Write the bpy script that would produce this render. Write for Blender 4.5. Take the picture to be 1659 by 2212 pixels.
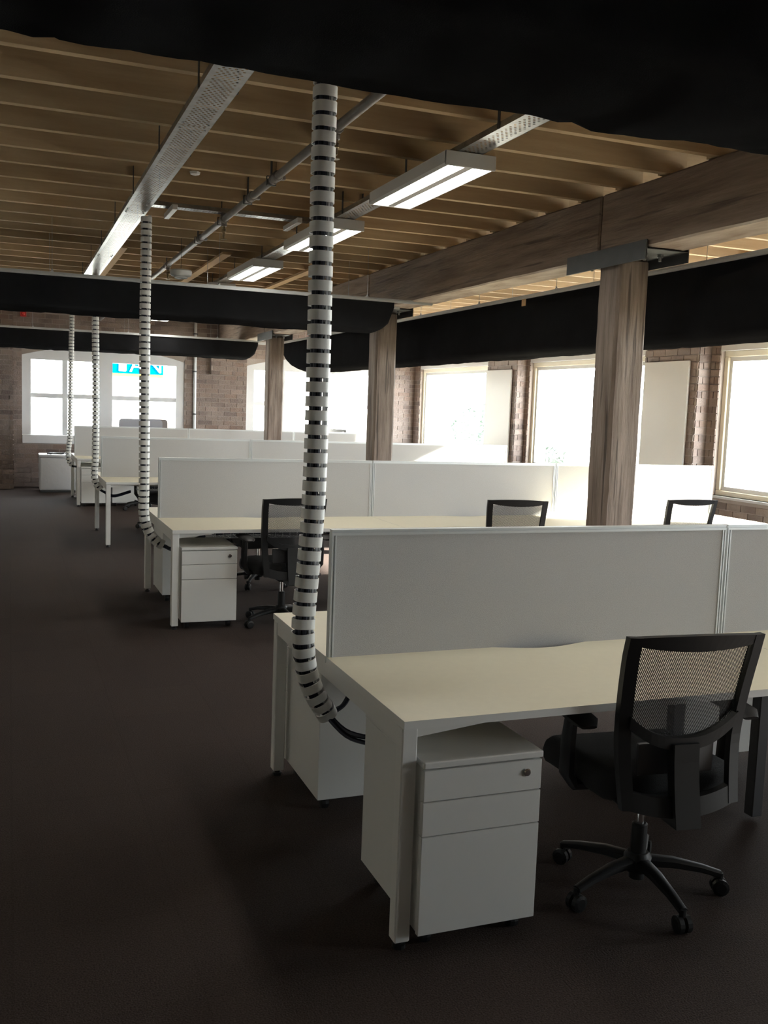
import bpy, bmesh, math, random
from mathutils import Vector, Matrix, noise

for _o in list(bpy.data.objects):
    bpy.data.objects.remove(_o)
random.seed(7)
SC = bpy.context.scene
COL = SC.collection
PI = math.pi

# ------------------------------------------------------------------ camera
F_PX, YAW, PITCH, ROLL, EYE = 2085.0, 0.3719, 0.1070, 0.0363, 1.64
_f = Vector((math.sin(YAW) * math.cos(PITCH), math.cos(YAW) * math.cos(PITCH), -math.sin(PITCH)))
_r = Vector((math.cos(YAW), -math.sin(YAW), 0))
_u = _r.cross(_f)
CR = math.cos(ROLL) * _r + math.sin(ROLL) * _u
CU = -math.sin(ROLL) * _r + math.cos(ROLL) * _u
cam_d = bpy.data.cameras.new('camera')
cam = bpy.data.objects.new('camera', cam_d)
COL.objects.link(cam)
cam_d.sensor_fit = 'VERTICAL'
cam_d.sensor_height = 24.0
cam_d.sensor_width = 18.0
cam_d.lens = F_PX / 2212 * 24.0
cam_d.clip_start = 0.05
cam.matrix_world = Matrix(((CR.x, CU.x, -_f.x, 0), (CR.y, CU.y, -_f.y, 0), (CR.z, CU.z, -_f.z, EYE), (0, 0, 0, 1)))
SC.camera = cam

# ------------------------------------------------------------------ world, exposure
WORLD_STRENGTH = 26.0
w = bpy.data.worlds.new('sky')
SC.world = w
w.use_nodes = True
_bg = w.node_tree.nodes['Background']
_bg.inputs['Color'].default_value = (0.97, 0.98, 1.0, 1)
_bg.inputs['Strength'].default_value = WORLD_STRENGTH
SC.view_settings.view_transform = 'Standard'
SC.view_settings.look = 'None'
SC.view_settings.exposure = 0.0
SC.view_settings.gamma = 1.0
SC.view_settings.use_curve_mapping = False
SC.cycles.use_denoising = True
SC.cycles.max_bounces = 10
SC.cycles.diffuse_bounces = 6
SC.cycles.transparent_max_bounces = 16
SC.cycles.sample_clamp_indirect = 8.0

# sun: from the window side and a little from behind the viewer
SUN_AZ, SUN_EL = math.radians(18), math.radians(24)
_sl = bpy.data.lights.new('sun', 'SUN')
_sl.energy, _sl.angle, _sl.color = 150.0, math.radians(1.5), (1.0, 0.93, 0.82)
_so = bpy.data.objects.new('sun', _sl)
COL.objects.link(_so)
_sd = Vector((-math.cos(SUN_AZ) * math.cos(SUN_EL), math.sin(SUN_AZ) * math.cos(SUN_EL), -math.sin(SUN_EL)))
_so.rotation_euler = _sd.to_track_quat('-Z', 'Y').to_euler()
_so.location = (30, -8, 12)

# window openings (also used for daylight portals)
RW = [(15.05, 18.20), (10.60, 13.75), (6.15, 9.28), (1.70, 4.83), (-1.50, 0.38)]   # right wall, y ranges; last one unseen, added and sized for fill light
RZ0, RZ1 = 0.755, 2.45
FW = [(0.21, 3.08), (4.275, 7.145)]                                                   # far wall, x ranges
FZ0, FZ1 = 0.787, 2.40
FAR_Y, RIGHT_X, LEFT_X, BACK_Y, CEIL_Z = 18.5, 7.8, -3.2, -4.0, 3.37


def portal(name, loc, rot, sx, sy):
    l = bpy.data.lights.new(name, 'AREA')
    l.shape = 'RECTANGLE'
    l.size, l.size_y = sx, sy
    o = bpy.data.objects.new(name, l)
    COL.objects.link(o)
    o.location, o.rotation_euler = loc, rot
    l.cycles.is_portal = True


for a, b in RW:
    portal('window_daylight', (8.14, (a + b) / 2, (RZ0 + RZ1) / 2), (0, PI / 2, 0), RZ1 - RZ0, b - a)
for a, b in FW:
    portal('window_daylight', ((a + b) / 2, 18.84, (FZ0 + FZ1) / 2), (-PI / 2, 0, 0), b - a, FZ1 - FZ0)


# ------------------------------------------------------------------ materials
def new_mat(name):
    m = bpy.data.materials.new(name)
    m.use_nodes = True
    nt = m.node_tree
    return m, nt, nt.nodes['Principled BSDF']


def mat(name, col, rough=0.5, metal=0.0, var=0.0, scale=8.0, bump=0.0, bscale=60.0, stretch=None, spec=0.5, col2=None, sheen=0.0, detail=5.0):
    m, nt, p = new_mat(name)
    p.inputs['Roughness'].default_value = rough
    p.inputs['Metallic'].default_value = metal
    p.inputs['Specular IOR Level'].default_value = spec
    if sheen:
        p.inputs['Sheen Weight'].default_value = sheen
    c = (*col, 1)
    N, L = nt.nodes, nt.links
    tc = N.new('ShaderNodeTexCoord')
    src = tc.outputs['Object']
    if stretch:
        mp = N.new('ShaderNodeMapping')
        mp.inputs['Scale'].default_value = stretch
        L.new(src, mp.inputs['Vector'])
        src = mp.outputs['Vector']
    if var or col2:
        nz = N.new('ShaderNodeTexNoise')
        nz.inputs['Scale'].default_value = scale
        nz.inputs['Detail'].default_value = detail
        L.new(src, nz.inputs['Vector'])
        rp = N.new('ShaderNodeValToRGB')
        rp.color_ramp.elements[0].position = 0.3
        rp.color_ramp.elements[1].position = 0.7
        k = 1 - var
        rp.color_ramp.elements[0].color = (*(col2 or tuple(x * k for x in col)), 1)
        rp.color_ramp.elements[1].color = c
        L.new(nz.outputs['Fac'], rp.inputs['Fac'])
        L.new(rp.outputs['Color'], p.inputs['Base Color'])
    else:
        p.inputs['Base Color'].default_value = c
    if bump:
        nb = N.new('ShaderNodeTexNoise')
        nb.inputs['Scale'].default_value = bscale
        nb.inputs['Detail'].default_value = 4
        L.new(src, nb.inputs['Vector'])
        bp = N.new('ShaderNodeBump')
        bp.inputs['Strength'].default_value = bump
        bp.inputs['Distance'].default_value = 0.01
        L.new(nb.outputs['Fac'], bp.inputs['Height'])
        L.new(bp.outputs['Normal'], p.inputs['Normal'])
    return m


def mat_emit(name, col, s):
    m, nt, p = new_mat(name)
    p.inputs['Base Color'].default_value = (0.8, 0.8, 0.8, 1)
    p.inputs['Emission Color'].default_value = (*col, 1)
    p.inputs['Emission Strength'].default_value = s
    return m


def mat_glass(name):
    m, nt, p = new_mat(name)
    N, L = nt.nodes, nt.links
    t = N.new('ShaderNodeBsdfTransparent')
    t.inputs['Color'].default_value = (0.93, 0.96, 0.96, 1)
    g = N.new('ShaderNodeBsdfGlossy')
    g.inputs['Roughness'].default_value = 0.02
    mx = N.new('ShaderNodeMixShader')
    mx.inputs['Fac'].default_value = 0.05
    L.new(t.outputs[0], mx.inputs[1])
    L.new(g.outputs[0], mx.inputs[2])
    L.new(mx.outputs[0], N['Material Output'].inputs['Surface'])
    return m


def mat_wood(name, light, dark, axis, rough=0.75, ring=9.0, bump=0.3, cracks=0.0):
    """grain runs along axis (0 x, 1 y, 2 z)"""
    m, nt, p = new_mat(name)
    N, L = nt.nodes, nt.links
    p.inputs['Roughness'].default_value = rough
    p.inputs['Specular IOR Level'].default_value = 0.25
    tc = N.new('ShaderNodeTexCoord')
    oi = N.new('ShaderNodeObjectInfo')
    mp = N.new('ShaderNodeMapping')
    s = [ring, ring, ring]
    s[axis] = ring * 0.08
    mp.inputs['Scale'].default_value = s
    ad = N.new('ShaderNodeVectorMath')
    ad.operation = 'MULTIPLY_ADD'
    ad.inputs[1].default_value = (1, 1, 1)
    cx = N.new('ShaderNodeCombineXYZ')
    ml = N.new('ShaderNodeMath')
    ml.operation = 'MULTIPLY'
    ml.inputs[1].default_value = 37.0
    L.new(oi.outputs['Random'], ml.inputs[0])
    for i in range(3):
        L.new(ml.outputs[0], cx.inputs[i])
    L.new(tc.outputs['Object'], ad.inputs[0])
    L.new(cx.outputs[0], ad.inputs[2])
    L.new(ad.outputs[0], mp.inputs['Vector'])
    nz = N.new('ShaderNodeTexNoise')
    nz.inputs['Scale'].default_value = 1.6
    nz.inputs['Detail'].default_value = 7
    nz.inputs['Roughness'].default_value = 0.65
    L.new(mp.outputs[0], nz.inputs['Vector'])
    rp = N.new('ShaderNodeValToRGB')
    rp.color_ramp.elements[0].position = 0.34
    rp.color_ramp.elements[1].position = 0.66
    rp.color_ramp.elements[0].color = (*dark, 1)
    rp.color_ramp.elements[1].color = (*light, 1)
    L.new(nz.outputs['Fac'], rp.inputs['Fac'])
    csrc = rp.outputs[0]
    if cracks:
        mp2 = N.new('ShaderNodeMapping')
        s2 = [ring * 3.2] * 3
        s2[axis] = ring * 0.13
        mp2.inputs['Scale'].default_value = s2
        L.new(ad.outputs[0], mp2.inputs['Vector'])
        n2 = N.new('ShaderNodeTexNoise')
        n2.inputs['Scale'].default_value = 1.0
        n2.inputs['Detail'].default_value = 3
        L.new(mp2.outputs[0], n2.inputs['Vector'])
        r2 = N.new('ShaderNodeValToRGB')
        r2.color_ramp.elements[0].position, r2.color_ramp.elements[1].position = 0.33, 0.40
        r2.color_ramp.elements[0].color = (1 - cracks, 1 - cracks, 1 - cracks, 1)
        r2.color_ramp.elements[1].color = (1, 1, 1, 1)
        L.new(n2.outputs['Fac'], r2.inputs[0])
        m2 = N.new('ShaderNodeMixRGB')
        m2.blend_type = 'MULTIPLY'
        m2.inputs[0].default_value = 1
        L.new(csrc, m2.inputs[1])
        L.new(r2.outputs[0], m2.inputs[2])
        csrc = m2.outputs[0]
    hs = N.new('ShaderNodeHueSaturation')
    mr = N.new('ShaderNodeMapRange')
    mr.inputs['To Min'].default_value = 0.78
    mr.inputs['To Max'].default_value = 1.15
    L.new(oi.outputs['Random'], mr.inputs['Value'])
    L.new(mr.outputs[0], hs.inputs['Value'])
    L.new(csrc, hs.inputs['Color'])
    L.new(hs.outputs[0], p.inputs['Base Color'])
    bp = N.new('ShaderNodeBump')
    bp.inputs['Strength'].default_value = bump
    bp.inputs['Distance'].default_value = 0.012
    L.new(nz.outputs['Fac'], bp.inputs['Height'])
    L.new(bp.outputs[0], p.inputs['Normal'])
    return m


def mat_brick():
    m, nt, p = new_mat('brick_clay')
    N, L = nt.nodes, nt.links
    p.inputs['Roughness'].default_value = 0.62
    oi = N.new('ShaderNodeObjectInfo')
    ge = N.new('ShaderNodeNewGeometry')
    ad = N.new('ShaderNodeMath')
    ad.operation = 'ADD'
    fr = N.new('ShaderNodeMath')
    fr.operation = 'FRACT'
    L.new(oi.outputs['Random'], ad.inputs[0])
    L.new(ge.outputs['Random Per Island'], ad.inputs[1])
    L.new(ad.outputs[0], fr.inputs[0])
    rp = N.new('ShaderNodeValToRGB')
    e = rp.color_ramp.elements
    e[0].position, e[0].color = 0.0, (0.105, 0.074, 0.062, 1)
    e[1].position, e[1].color = 1.0, (0.235, 0.175, 0.148, 1)
    for pos, c in ((0.35, (0.175, 0.127, 0.107)), (0.6, (0.20, 0.152, 0.128)), (0.8, (0.16, 0.105, 0.08))):
        x = e.new(pos)
        x.color = (*c, 1)
    L.new(fr.outputs[0], rp.inputs[0])
    nz = N.new('ShaderNodeTexNoise')
    nz.inputs['Scale'].default_value = 1.7
    nz.inputs['Detail'].default_value = 6
    nz.inputs['Roughness'].default_value = 0.7
    L.new(ge.outputs['Position'], nz.inputs['Vector'])
    r2 = N.new('ShaderNodeValToRGB')
    r2.color_ramp.elements[0].position = 0.45
    r2.color_ramp.elements[1].position = 0.75
    r2.color_ramp.elements[0].color = (0, 0, 0, 1)
    r2.color_ramp.elements[1].color = (0.75, 0.75, 0.75, 1)
    L.new(nz.outputs['Fac'], r2.inputs[0])
    mx = N.new('ShaderNodeMixRGB')
    mx.inputs['Color2'].default_value = (0.29, 0.24, 0.21, 1)
    L.new(r2.outputs[0], mx.inputs[0])
    L.new(rp.outputs[0], mx.inputs[1])
    L.new(mx.outputs[0], p.inputs['Base Color'])
    nb = N.new('ShaderNodeTexNoise')
    nb.inputs['Scale'].default_value = 45
    nb.inputs['Detail'].default_value = 4
    L.new(ge.outputs['Position'], nb.inputs['Vector'])
    bp = N.new('ShaderNodeBump')
    bp.inputs['Strength'].default_value = 0.5
    bp.inputs['Distance'].default_value = 0.01
    L.new(nb.outputs['Fac'], bp.inputs['Height'])
    L.new(bp.outputs[0], p.inputs['Normal'])
    return m


def mat_mesh(name):
    """woven chair mesh: fine diagonal threads with open holes"""
    m, nt, p = new_mat(name)
    N, L = nt.nodes, nt.links
    p.inputs['Base Color'].default_value = (0.012, 0.012, 0.013, 1)
    p.inputs['Roughness'].default_value = 0.6
    tc = N.new('ShaderNodeTexCoord')
    sp = N.new('ShaderNodeSeparateXYZ')
    L.new(tc.outputs['Object'], sp.inputs[0])

    def wave(a, b, thr):
        x = N.new('ShaderNodeMath'); x.operation = 'MULTIPLY'; x.inputs[1].default_value = a
        L.new(sp.outputs['X'], x.inputs[0])
        z = N.new('ShaderNodeMath'); z.operation = 'MULTIPLY_ADD'; z.inputs[1].default_value = b
        L.new(sp.outputs['Z'], z.inputs[0]); L.new(x.outputs[0], z.inputs[2])
        f = N.new('ShaderNodeMath'); f.operation = 'FRACT'
        L.new(z.outputs[0], f.inputs[0])
        g = N.new('ShaderNodeMath'); g.operation = 'LESS_THAN'; g.inputs[1].default_value = thr
        L.new(f.outputs[0], g.inputs[0])
        return g
    a = wave(155, 97, 0.48)
    b = wave(40, -215, 0.34)
    mx = N.new('ShaderNodeMath'); mx.operation = 'MAXIMUM'
    L.new(a.outputs[0], mx.inputs[0]); L.new(b.outputs[0], mx.inputs[1])
    t = N.new('ShaderNodeBsdfTransparent')
    ms = N.new('ShaderNodeMixShader')
    L.new(mx.outputs[0], ms.inputs[0]); L.new(t.outputs[0], ms.inputs[1]); L.new(p.outputs[0], ms.inputs[2])
    L.new(ms.outputs[0], N['Material Output'].inputs['Surface'])
    return m


def mat_carpet():
    m, nt, p = new_mat('carpet')
    N, L = nt.nodes, nt.links
    p.inputs['Roughness'].default_value = 0.9
    p.inputs['Specular IOR Level'].default_value = 0.08
    tc = N.new('ShaderNodeTexCoord')
    n1 = N.new('ShaderNodeTexNoise'); n1.inputs['Scale'].default_value = 180; n1.inputs['Detail'].default_value = 3
    n2 = N.new('ShaderNodeTexNoise'); n2.inputs['Scale'].default_value = 0.55; n2.inputs['Detail'].default_value = 2
    L.new(tc.outputs['Object'], n1.inputs[0]); L.new(tc.outputs['Object'], n2.inputs[0])
    r1 = N.new('ShaderNodeValToRGB')
    r1.color_ramp.elements[0].position, r1.color_ramp.elements[1].position = 0.3, 0.7
    r1.color_ramp.elements[0].color = (0.031, 0.0225, 0.0198, 1)
    r1.color_ramp.elements[1].color = (0.070, 0.052, 0.046, 1)
    L.new(n1.outputs['Fac'], r1.inputs[0])
    br = N.new('ShaderNodeTexBrick')
    br.offset = 0.0
    br.inputs['Color1'].default_value = (1, 1, 1, 1); br.inputs['Color2'].default_value = (0.93, 0.93, 0.95, 1)
    br.inputs['Mortar'].default_value = (0.88, 0.88, 0.88, 1)
    br.inputs['Scale'].default_value = 1.0; br.inputs['Mortar Size'].default_value = 0.004
    br.inputs['Brick Width'].default_value = 0.5; br.inputs['Row Height'].default_value = 0.5
    L.new(tc.outputs['Object'], br.inputs[0])
    mx = N.new('ShaderNodeMixRGB'); mx.blend_type = 'MULTIPLY'; mx.inputs[0].default_value = 1
    L.new(r1.outputs[0], mx.inputs[1]); L.new(br.outputs[0], mx.inputs[2])
    L.new(mx.outputs[0], p.inputs['Base Color'])
    bp = N.new('ShaderNodeBump'); bp.inputs['Strength'].default_value = 0.6; bp.inputs['Distance'].default_value = 0.004
    L.new(n1.outputs['Fac'], bp.inputs['Height']); L.new(bp.outputs[0], p.inputs['Normal'])
    return m


M = dict(
    carpet=mat_carpet(),
    deck=mat_wood('ceiling_plywood', (0.20, 0.13, 0.075), (0.13, 0.08, 0.045), 0, ring=3.0),
    joist=mat_wood('pine_joist', (0.53, 0.40, 0.25), (0.40, 0.285, 0.165), 0, ring=6.0),
    batten=mat_wood('pine_batten', (0.60, 0.42, 0.23), (0.50, 0.33, 0.17), 1, ring=6.0),
    beam=mat_wood('old_hardwood_beam', (0.33, 0.255, 0.20), (0.17, 0.12, 0.09), 1, ring=7.0, bump=0.9, cracks=0.45),
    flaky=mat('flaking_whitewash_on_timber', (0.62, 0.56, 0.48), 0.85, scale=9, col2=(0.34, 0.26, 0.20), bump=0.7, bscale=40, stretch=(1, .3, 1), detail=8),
    column=mat_wood('old_hardwood_column', (0.255, 0.208, 0.176), (0.115, 0.085, 0.067), 2, ring=9.0, bump=1.0, cracks=0.6),
    mortar=mat('lime_mortar', (0.37, 0.315, 0.28), 0.9, var=0.35, scale=2.0, bump=0.4, bscale=50),
    brick=mat_brick(),
    plaster=mat('painted_wall', (0.32, 0.27, 0.23), 0.9, var=0.2, scale=1.5),
    darkpaint=mat('dark_wall_paint', (0.09, 0.085, 0.08), 0.9, var=0.15, scale=1.5),
    left_bounce=mat('warm_white_bounce_wall', (0.72, 0.67, 0.58), 0.85, var=0.06, scale=1.0),
    wpaint=mat('white_gloss_paint', (0.72, 0.73, 0.74), 0.35, var=0.06, scale=3),
    cream=mat('cream_window_paint', (0.78, 0.72, 0.58), 0.4, var=0.06, scale=3),
    glass=mat_glass('window_glass'),
    steel=mat('galvanised_steel', (0.50, 0.52, 0.53), 0.30, 1.0, var=0.35, scale=14, bump=0.05, bscale=30),
    gsteel=mat('grey_steel_plate', (0.075, 0.08, 0.085), 0.55, 0.4, var=0.3, scale=9),
    alu=mat('anodised_aluminium', (0.62, 0.64, 0.64), 0.4, 0.35),
    chrome=mat('chrome', (0.8, 0.8, 0.8), 0.12, 1.0),
    fabric=mat('black_drape', (0.015, 0.015, 0.0165), 0.95, var=0.2, scale=4, bump=0.15, bscale=300, spec=0.0),
    lam=mat('desk_laminate', (0.78, 0.72, 0.56), 0.42, var=0.03, scale=30),
    edge=mat('desk_edge_white', (0.72, 0.72, 0.70), 0.45),
    leg=mat('white_powdercoat', (0.70, 0.70, 0.68), 0.42),
    ped=mat('white_pedestal_paint', (0.68, 0.68, 0.66), 0.45),
    screen=mat('screen_fabric', (0.51, 0.505, 0.50), 0.95, var=0.12, scale=240, bump=0.25, bscale=400, spec=0.1),
    white=mat('white_plastic', (0.70, 0.70, 0.67), 0.35),
    clear=mat('translucent_link', (0.55, 0.57, 0.58), 0.15),
    cable=mat('dark_blue_cable', (0.012, 0.016, 0.035), 0.45),
    black=mat('black_plastic', (0.011, 0.011, 0.012), 0.5, spec=0.35),
    blackfab=mat('black_upholstery', (0.012, 0.012, 0.013), 0.9, bump=0.3, bscale=300),
    cmesh=mat_mesh('chair_mesh'),
    wire=mat('white_wire', (0.66, 0.68, 0.70), 0.4),
    lightbody=mat('luminaire_body', (0.66, 0.66, 0.65), 0.45),
    tube=mat_emit('fluorescent_tube', (1.0, 0.97, 0.88), 24.0),
    pipe=mat('painted_pipe', (0.20, 0.185, 0.175), 0.45, var=0.25, scale=12),
    brass=mat('aged_brass', (0.30, 0.24, 0.15), 0.4, 0.8, var=0.4, scale=30),
    red=mat('red_plastic', (0.45, 0.02, 0.015), 0.4),
    board=mat('whiteboard_face', (0.80, 0.81, 0.80), 0.3),
    card=mat('white_wrap', (0.62, 0.62, 0.64), 0.7, bump=0.4, bscale=12),
    grey=mat('grey_felt', (0.30, 0.30, 0.33), 0.95),
    taupe=mat('taupe_felt', (0.22, 0.19, 0.18), 0.95),
    charcoal=mat('charcoal_metal', (0.045, 0.045, 0.05), 0.5),
    ground=mat('pale_paving', (0.45, 0.44, 0.42), 0.9, var=0.2, scale=0.3),
    render=mat('pale_render', (0.75, 0.74, 0.70), 0.9, var=0.08, scale=0.5),
    signblue=mat('sign_blue', (0.0, 0.040, 0.085), 0.6, spec=0.0),
    signyellow=mat('sign_yellow', (0.30, 0.20, 0.03), 0.6, spec=0.0),
    leaf=mat('leaf_green', (0.012, 0.030, 0.018), 0.6, var=0.4, scale=2),
    bark=mat('bark', (0.10, 0.07, 0.05), 0.9, var=0.4, scale=8),
)


# ------------------------------------------------------------------ mesh helpers
def nb():
    return bmesh.new()


def box(bm, x0, x1, y0, y1, z0, z1, bev=0.0, seg=1):
    vs = [bm.verts.new((x, y, z)) for x in (x0, x1) for y in (y0, y1) for z in (z0, z1)]
    fs = [bm.faces.new([vs[i] for i in q]) for q in ((0, 1, 3, 2), (4, 6, 7, 5), (0, 4, 5, 1), (2, 3, 7, 6), (0, 2, 6, 4), (1, 5, 7, 3))]
    if bev:
        es = list({e for f in fs for e in f.edges})
        bmesh.ops.bevel(bm, geom=es, offset=bev, segments=seg, affect='EDGES', profile=0.5)
    return vs


def sweep(bm, pts, r, n=8, caps=True, ry=None, sup=1.0):
    """tube through pts; r float or list; ry second half-axis; sup<1 gives a squarer section"""
    pts = [Vector(p) for p in pts]
    k = len(pts)
    rings = []
    up = None
    for i, p in enumerate(pts):
        t = (pts[min(i + 1, k - 1)] - pts[max(i - 1, 0)]).normalized()
        if up is None:
            up = Vector((0, 0, 1)) if abs(t.z) < 0.9 else Vector((1, 0, 0))
        a = (up - t * up.dot(t)).normalized()
        up = a
        b = t.cross(a)
        rr = r[i] if isinstance(r, (list, tuple)) else r
        r2 = (ry[i] if isinstance(ry, (list, tuple)) else ry) if ry else rr
        ring = []
        for j in range(n):
            c, s = math.cos(2 * PI * (j + .5) / n), math.sin(2 * PI * (j + .5) / n)
            c = math.copysign(abs(c) ** sup, c)
            s = math.copysign(abs(s) ** sup, s)
            ring.append(bm.verts.new(p + a * c * rr + b * s * r2))
        rings.append(ring)
    for i in range(k - 1):
        for j in range(n):
            bm.faces.new((rings[i][j], rings[i][(j + 1) % n], rings[i + 1][(j + 1) % n], rings[i + 1][j]))
    if caps:
        bm.faces.new(rings[0][::-1])
        bm.faces.new(rings[-1])


def lathe(bm, prof, n=16, o=(0, 0, 0), axis='z'):
    rings = []
    for r, h in prof:
        ring = []
        for j in range(n):
            c, s = math.cos(2 * PI * j / n) * r, math.sin(2 * PI * j / n) * r
            v = {'z': (c, s, h), 'y': (c, h, s), 'x': (h, c, s)}[axis]
            ring.append(bm.verts.new((v[0] + o[0], v[1] + o[1], v[2] + o[2])))
        rings.append(ring)
    for a, b in zip(rings, rings[1:]):
        for j in range(n):
            bm.faces.new((a[j], a[(j + 1) % n], b[(j + 1) % n], b[j]))
    bm.faces.new(rings[0][::-1])
    bm.faces.new(rings[-1])


def prism(bm, poly, lo, hi, axis='z'):
    """poly of 2d points extruded along axis"""
    def P(a, b, h):
        return {'z': (a, b, h), 'y': (a, h, b), 'x': (h, a, b)}[axis]
    A = [bm.verts.new(P(a, b, lo)) for a, b in poly]
    B = [bm.verts.new(P(a, b, hi)) for a, b in poly]
    n = len(poly)
    for i in range(n):
        bm.faces.new((A[i], A[(i + 1) % n], B[(i + 1) % n], B[i]))
    bm.faces.new(A[::-1])
    bm.faces.new(B)


def obj(name, bm, m, parent=None, smooth=False, loc=None, rot=None):
    bmesh.ops.recalc_face_normals(bm, faces=bm.faces[:])
    me = bpy.data.meshes.new(name)
    bm.to_mesh(me)
    bm.free()
    return link(name, me, m, parent, smooth, loc, rot)


def link(name, me, m=None, parent=None, smooth=False, loc=None, rot=None):
    if m is not None and not me.materials:
        me.materials.append(M[m] if isinstance(m, str) else m)
    if smooth:
        me.shade_smooth()
        try:
            me.set_sharp_from_angle(angle=math.radians(40))
        except Exception:
            pass
    o = bpy.data.objects.new(name, me)
    COL.objects.link(o)
    if parent is not None:
        o.parent = parent
    if loc:
        o.location = loc
    if rot:
        o.rotation_euler = rot
    return o


def tag(o, label=None, cat=None, group=None, kind=None):
    if label: o['label'] = label
    if cat: o['category'] = cat
    if group: o['group'] = group
    if kind: o['kind'] = kind
    return o


def thing(name, label, cat, loc=(0, 0, 0), rz=0.0, group=None):
    o = bpy.data.objects.new(name, None)
    o.empty_display_size = 0.1
    COL.objects.link(o)
    o.location = loc
    o.rotation_euler = (0, 0, rz)
    return tag(o, label, cat, group)


def dup(src, parent=None, **kw):
    c = src.copy()
    COL.objects.link(c)
    c.parent = parent
    for ch in list(src.children):
        dup(ch, c)
    for k, v in kw.items():
        if k == 'loc': c.location = v
        elif k == 'rz': c.rotation_euler = (0, 0, v)
        else: c[k] = v
    return c


def struct(name, bm, m, parent=None, label=None):
    o = obj(name, bm, m, parent)
    o['kind'] = 'structure'
    if label: o['label'] = label
    return o


# ================================================================== THE ROOM
bm = nb(); box(bm, LEFT_X - .3, 8.15, BACK_Y - .3, 18.85, -0.12, 0.0)
struct('floor', bm, 'carpet', label='dark brown carpet tile floor')
bm = nb(); box(bm, LEFT_X - .3, 8.15, BACK_Y - .3, 18.85, CEIL_Z, CEIL_Z + .1)
ceiling = struct('ceiling', bm, 'deck', label='dark board ceiling carried on exposed pine joists')

JZ = 3.12
jl = nb(); box(jl, LEFT_X, 3.86, -.024, .024, JZ, CEIL_Z - .001)
jr = nb(); box(jr, 3.72, RIGHT_X + .05, -.024, .024, JZ, CEIL_Z - .001)
me_l = bpy.data.meshes.new('joist'); jl.to_mesh(me_l); jl.free(); me_l.materials.append(M['joist'])
me_r = bpy.data.meshes.new('joist'); jr.to_mesh(me_r); jr.free(); me_r.materials.append(M['joist'])
JY = [4.598 + .4475 * k for k in range(-19, 31)]
JY = [y for y in JY if BACK_Y < y < FAR_Y - .05]
for y in JY:
    link('joist', me_l, parent=ceiling, loc=(0, y + random.uniform(-.006, .006), random.uniform(-.004, .001)))
    link('joist', me_r, parent=ceiling, loc=(0, y + .05, random.uniform(-.004, .001)))
# noggings between joists
nbm = nb(); box(nbm, -.021, .021, .026, .4215, JZ + .005, CEIL_Z - .06)
me_n = bpy.data.meshes.new('nogging'); nbm.to_mesh(me_n); nbm.free(); me_n.materials.append(M['batten'])
for i, y in enumerate(JY[:-1]):
    if i % 2 == 0:
        link('nogging', me_n, parent=ceiling, loc=(1.66, y, 0))
    link('nogging', me_n, parent=ceiling, loc=(4.95 + .12 * (i % 2), y + .05, 0))
    link('nogging', me_n, parent=ceiling, loc=(6.35 + .12 * (i % 2), y + .05, 0))
for x, y0, y1 in ((2.01, 9.67, 13.4), (3.07, 10.1, 14.2), (1.03, 9.85, 13.6)):
    bm = nb(); box(bm, x - .045, x + .045, y0, y1, JZ - .028, JZ - .005)
    obj('bracing_batten', bm, 'batten', ceiling)

# ---- right wall
WT = 8.15
PIERS = [(13.87, 14.88), (9.45, 10.485), (5.0, 6.03), (.55, 1.58), (-4.0, -2.9)]
PX = 7.62
bm = nb()
box(bm, RIGHT_X, WT, BACK_Y, FAR_Y + .35, 0, RZ0)
box(bm, RIGHT_X, WT, BACK_Y, FAR_Y + .35, 2.53, CEIL_Z)
edges = [FAR_Y + .35] + [v for a, b in RW for v in (b, a)] + [BACK_Y]
for i in range(0, len(edges), 2):
    box(bm, RIGHT_X, WT, edges[i + 1], edges[i], RZ0, 2.53)
for a, b in PIERS:
    box(bm, PX, RIGHT_X + .01, a, b, 0, CEIL_Z)
wall_right = struct('wall_right', bm, 'mortar', label='brick wall with piers and large bright windows')

# ---- far wall (arched openings)
bm = nb()
SPR, APEX = 2.36, 2.56


def arch(x0, x1, n=14):
    return [(x0 + (x1 - x0) * i / n, SPR + (APEX - SPR) * (1 - (2 * i / n - 1) ** 2)) for i in range(n + 1)]


xs = [LEFT_X, FW[0][0], FW[0][1], FW[1][0], FW[1][1], WT]
box(bm, LEFT_X, WT, FAR_Y, FAR_Y + .35, 0, FZ0)
box(bm, LEFT_X, WT, FAR_Y, FAR_Y + .35, 2.6, CEIL_Z)
for i in (0, 2, 4):
    box(bm, xs[i], xs[i + 1], FAR_Y, FAR_Y + .35, FZ0, 2.6)
for x0, x1 in FW:
    A = arch(x0, x1)
    for p, q in zip(A, A[1:]):
        prism(bm, [p, q, (q[0], 2.6), (p[0], 2.6)], FAR_Y, FAR_Y + .35, 'y')
box(bm, -1.0, .055, 18.05, FAR_Y + .01, 0, CEIL_Z)           # pier
box(bm, 3.56, 4.02, 18.38, FAR_Y + .01, 2.16, 2.70)          # beam pad
wall_far = struct('wall_far', bm, 'mortar', label='old brown brick wall with two arched windows')
bm = nb(); box(bm, LEFT_X - .3, LEFT_X, BACK_Y - .3, FAR_Y + .35, 0, CEIL_Z)
struct('wall_left', bm, 'left_bounce', label='unseen side wall, set close and painted pale to bounce light')  # out of view; brought in and painted warm white as a light reflector
bm = nb(); box(bm, LEFT_X, WT, BACK_Y - .3, BACK_Y, 0, CEIL_Z)
struct('wall_back', bm, 'darkpaint', label='plain painted end wall opposite the brick wall')


# ---- windows
def pane(name, parent, x0, x1, y0, y1, z0, z1):
    bm = nb(); box(bm, x0, x1, y0, y1, z0, z1)
    return obj(name, bm, 'glass', parent)


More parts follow.
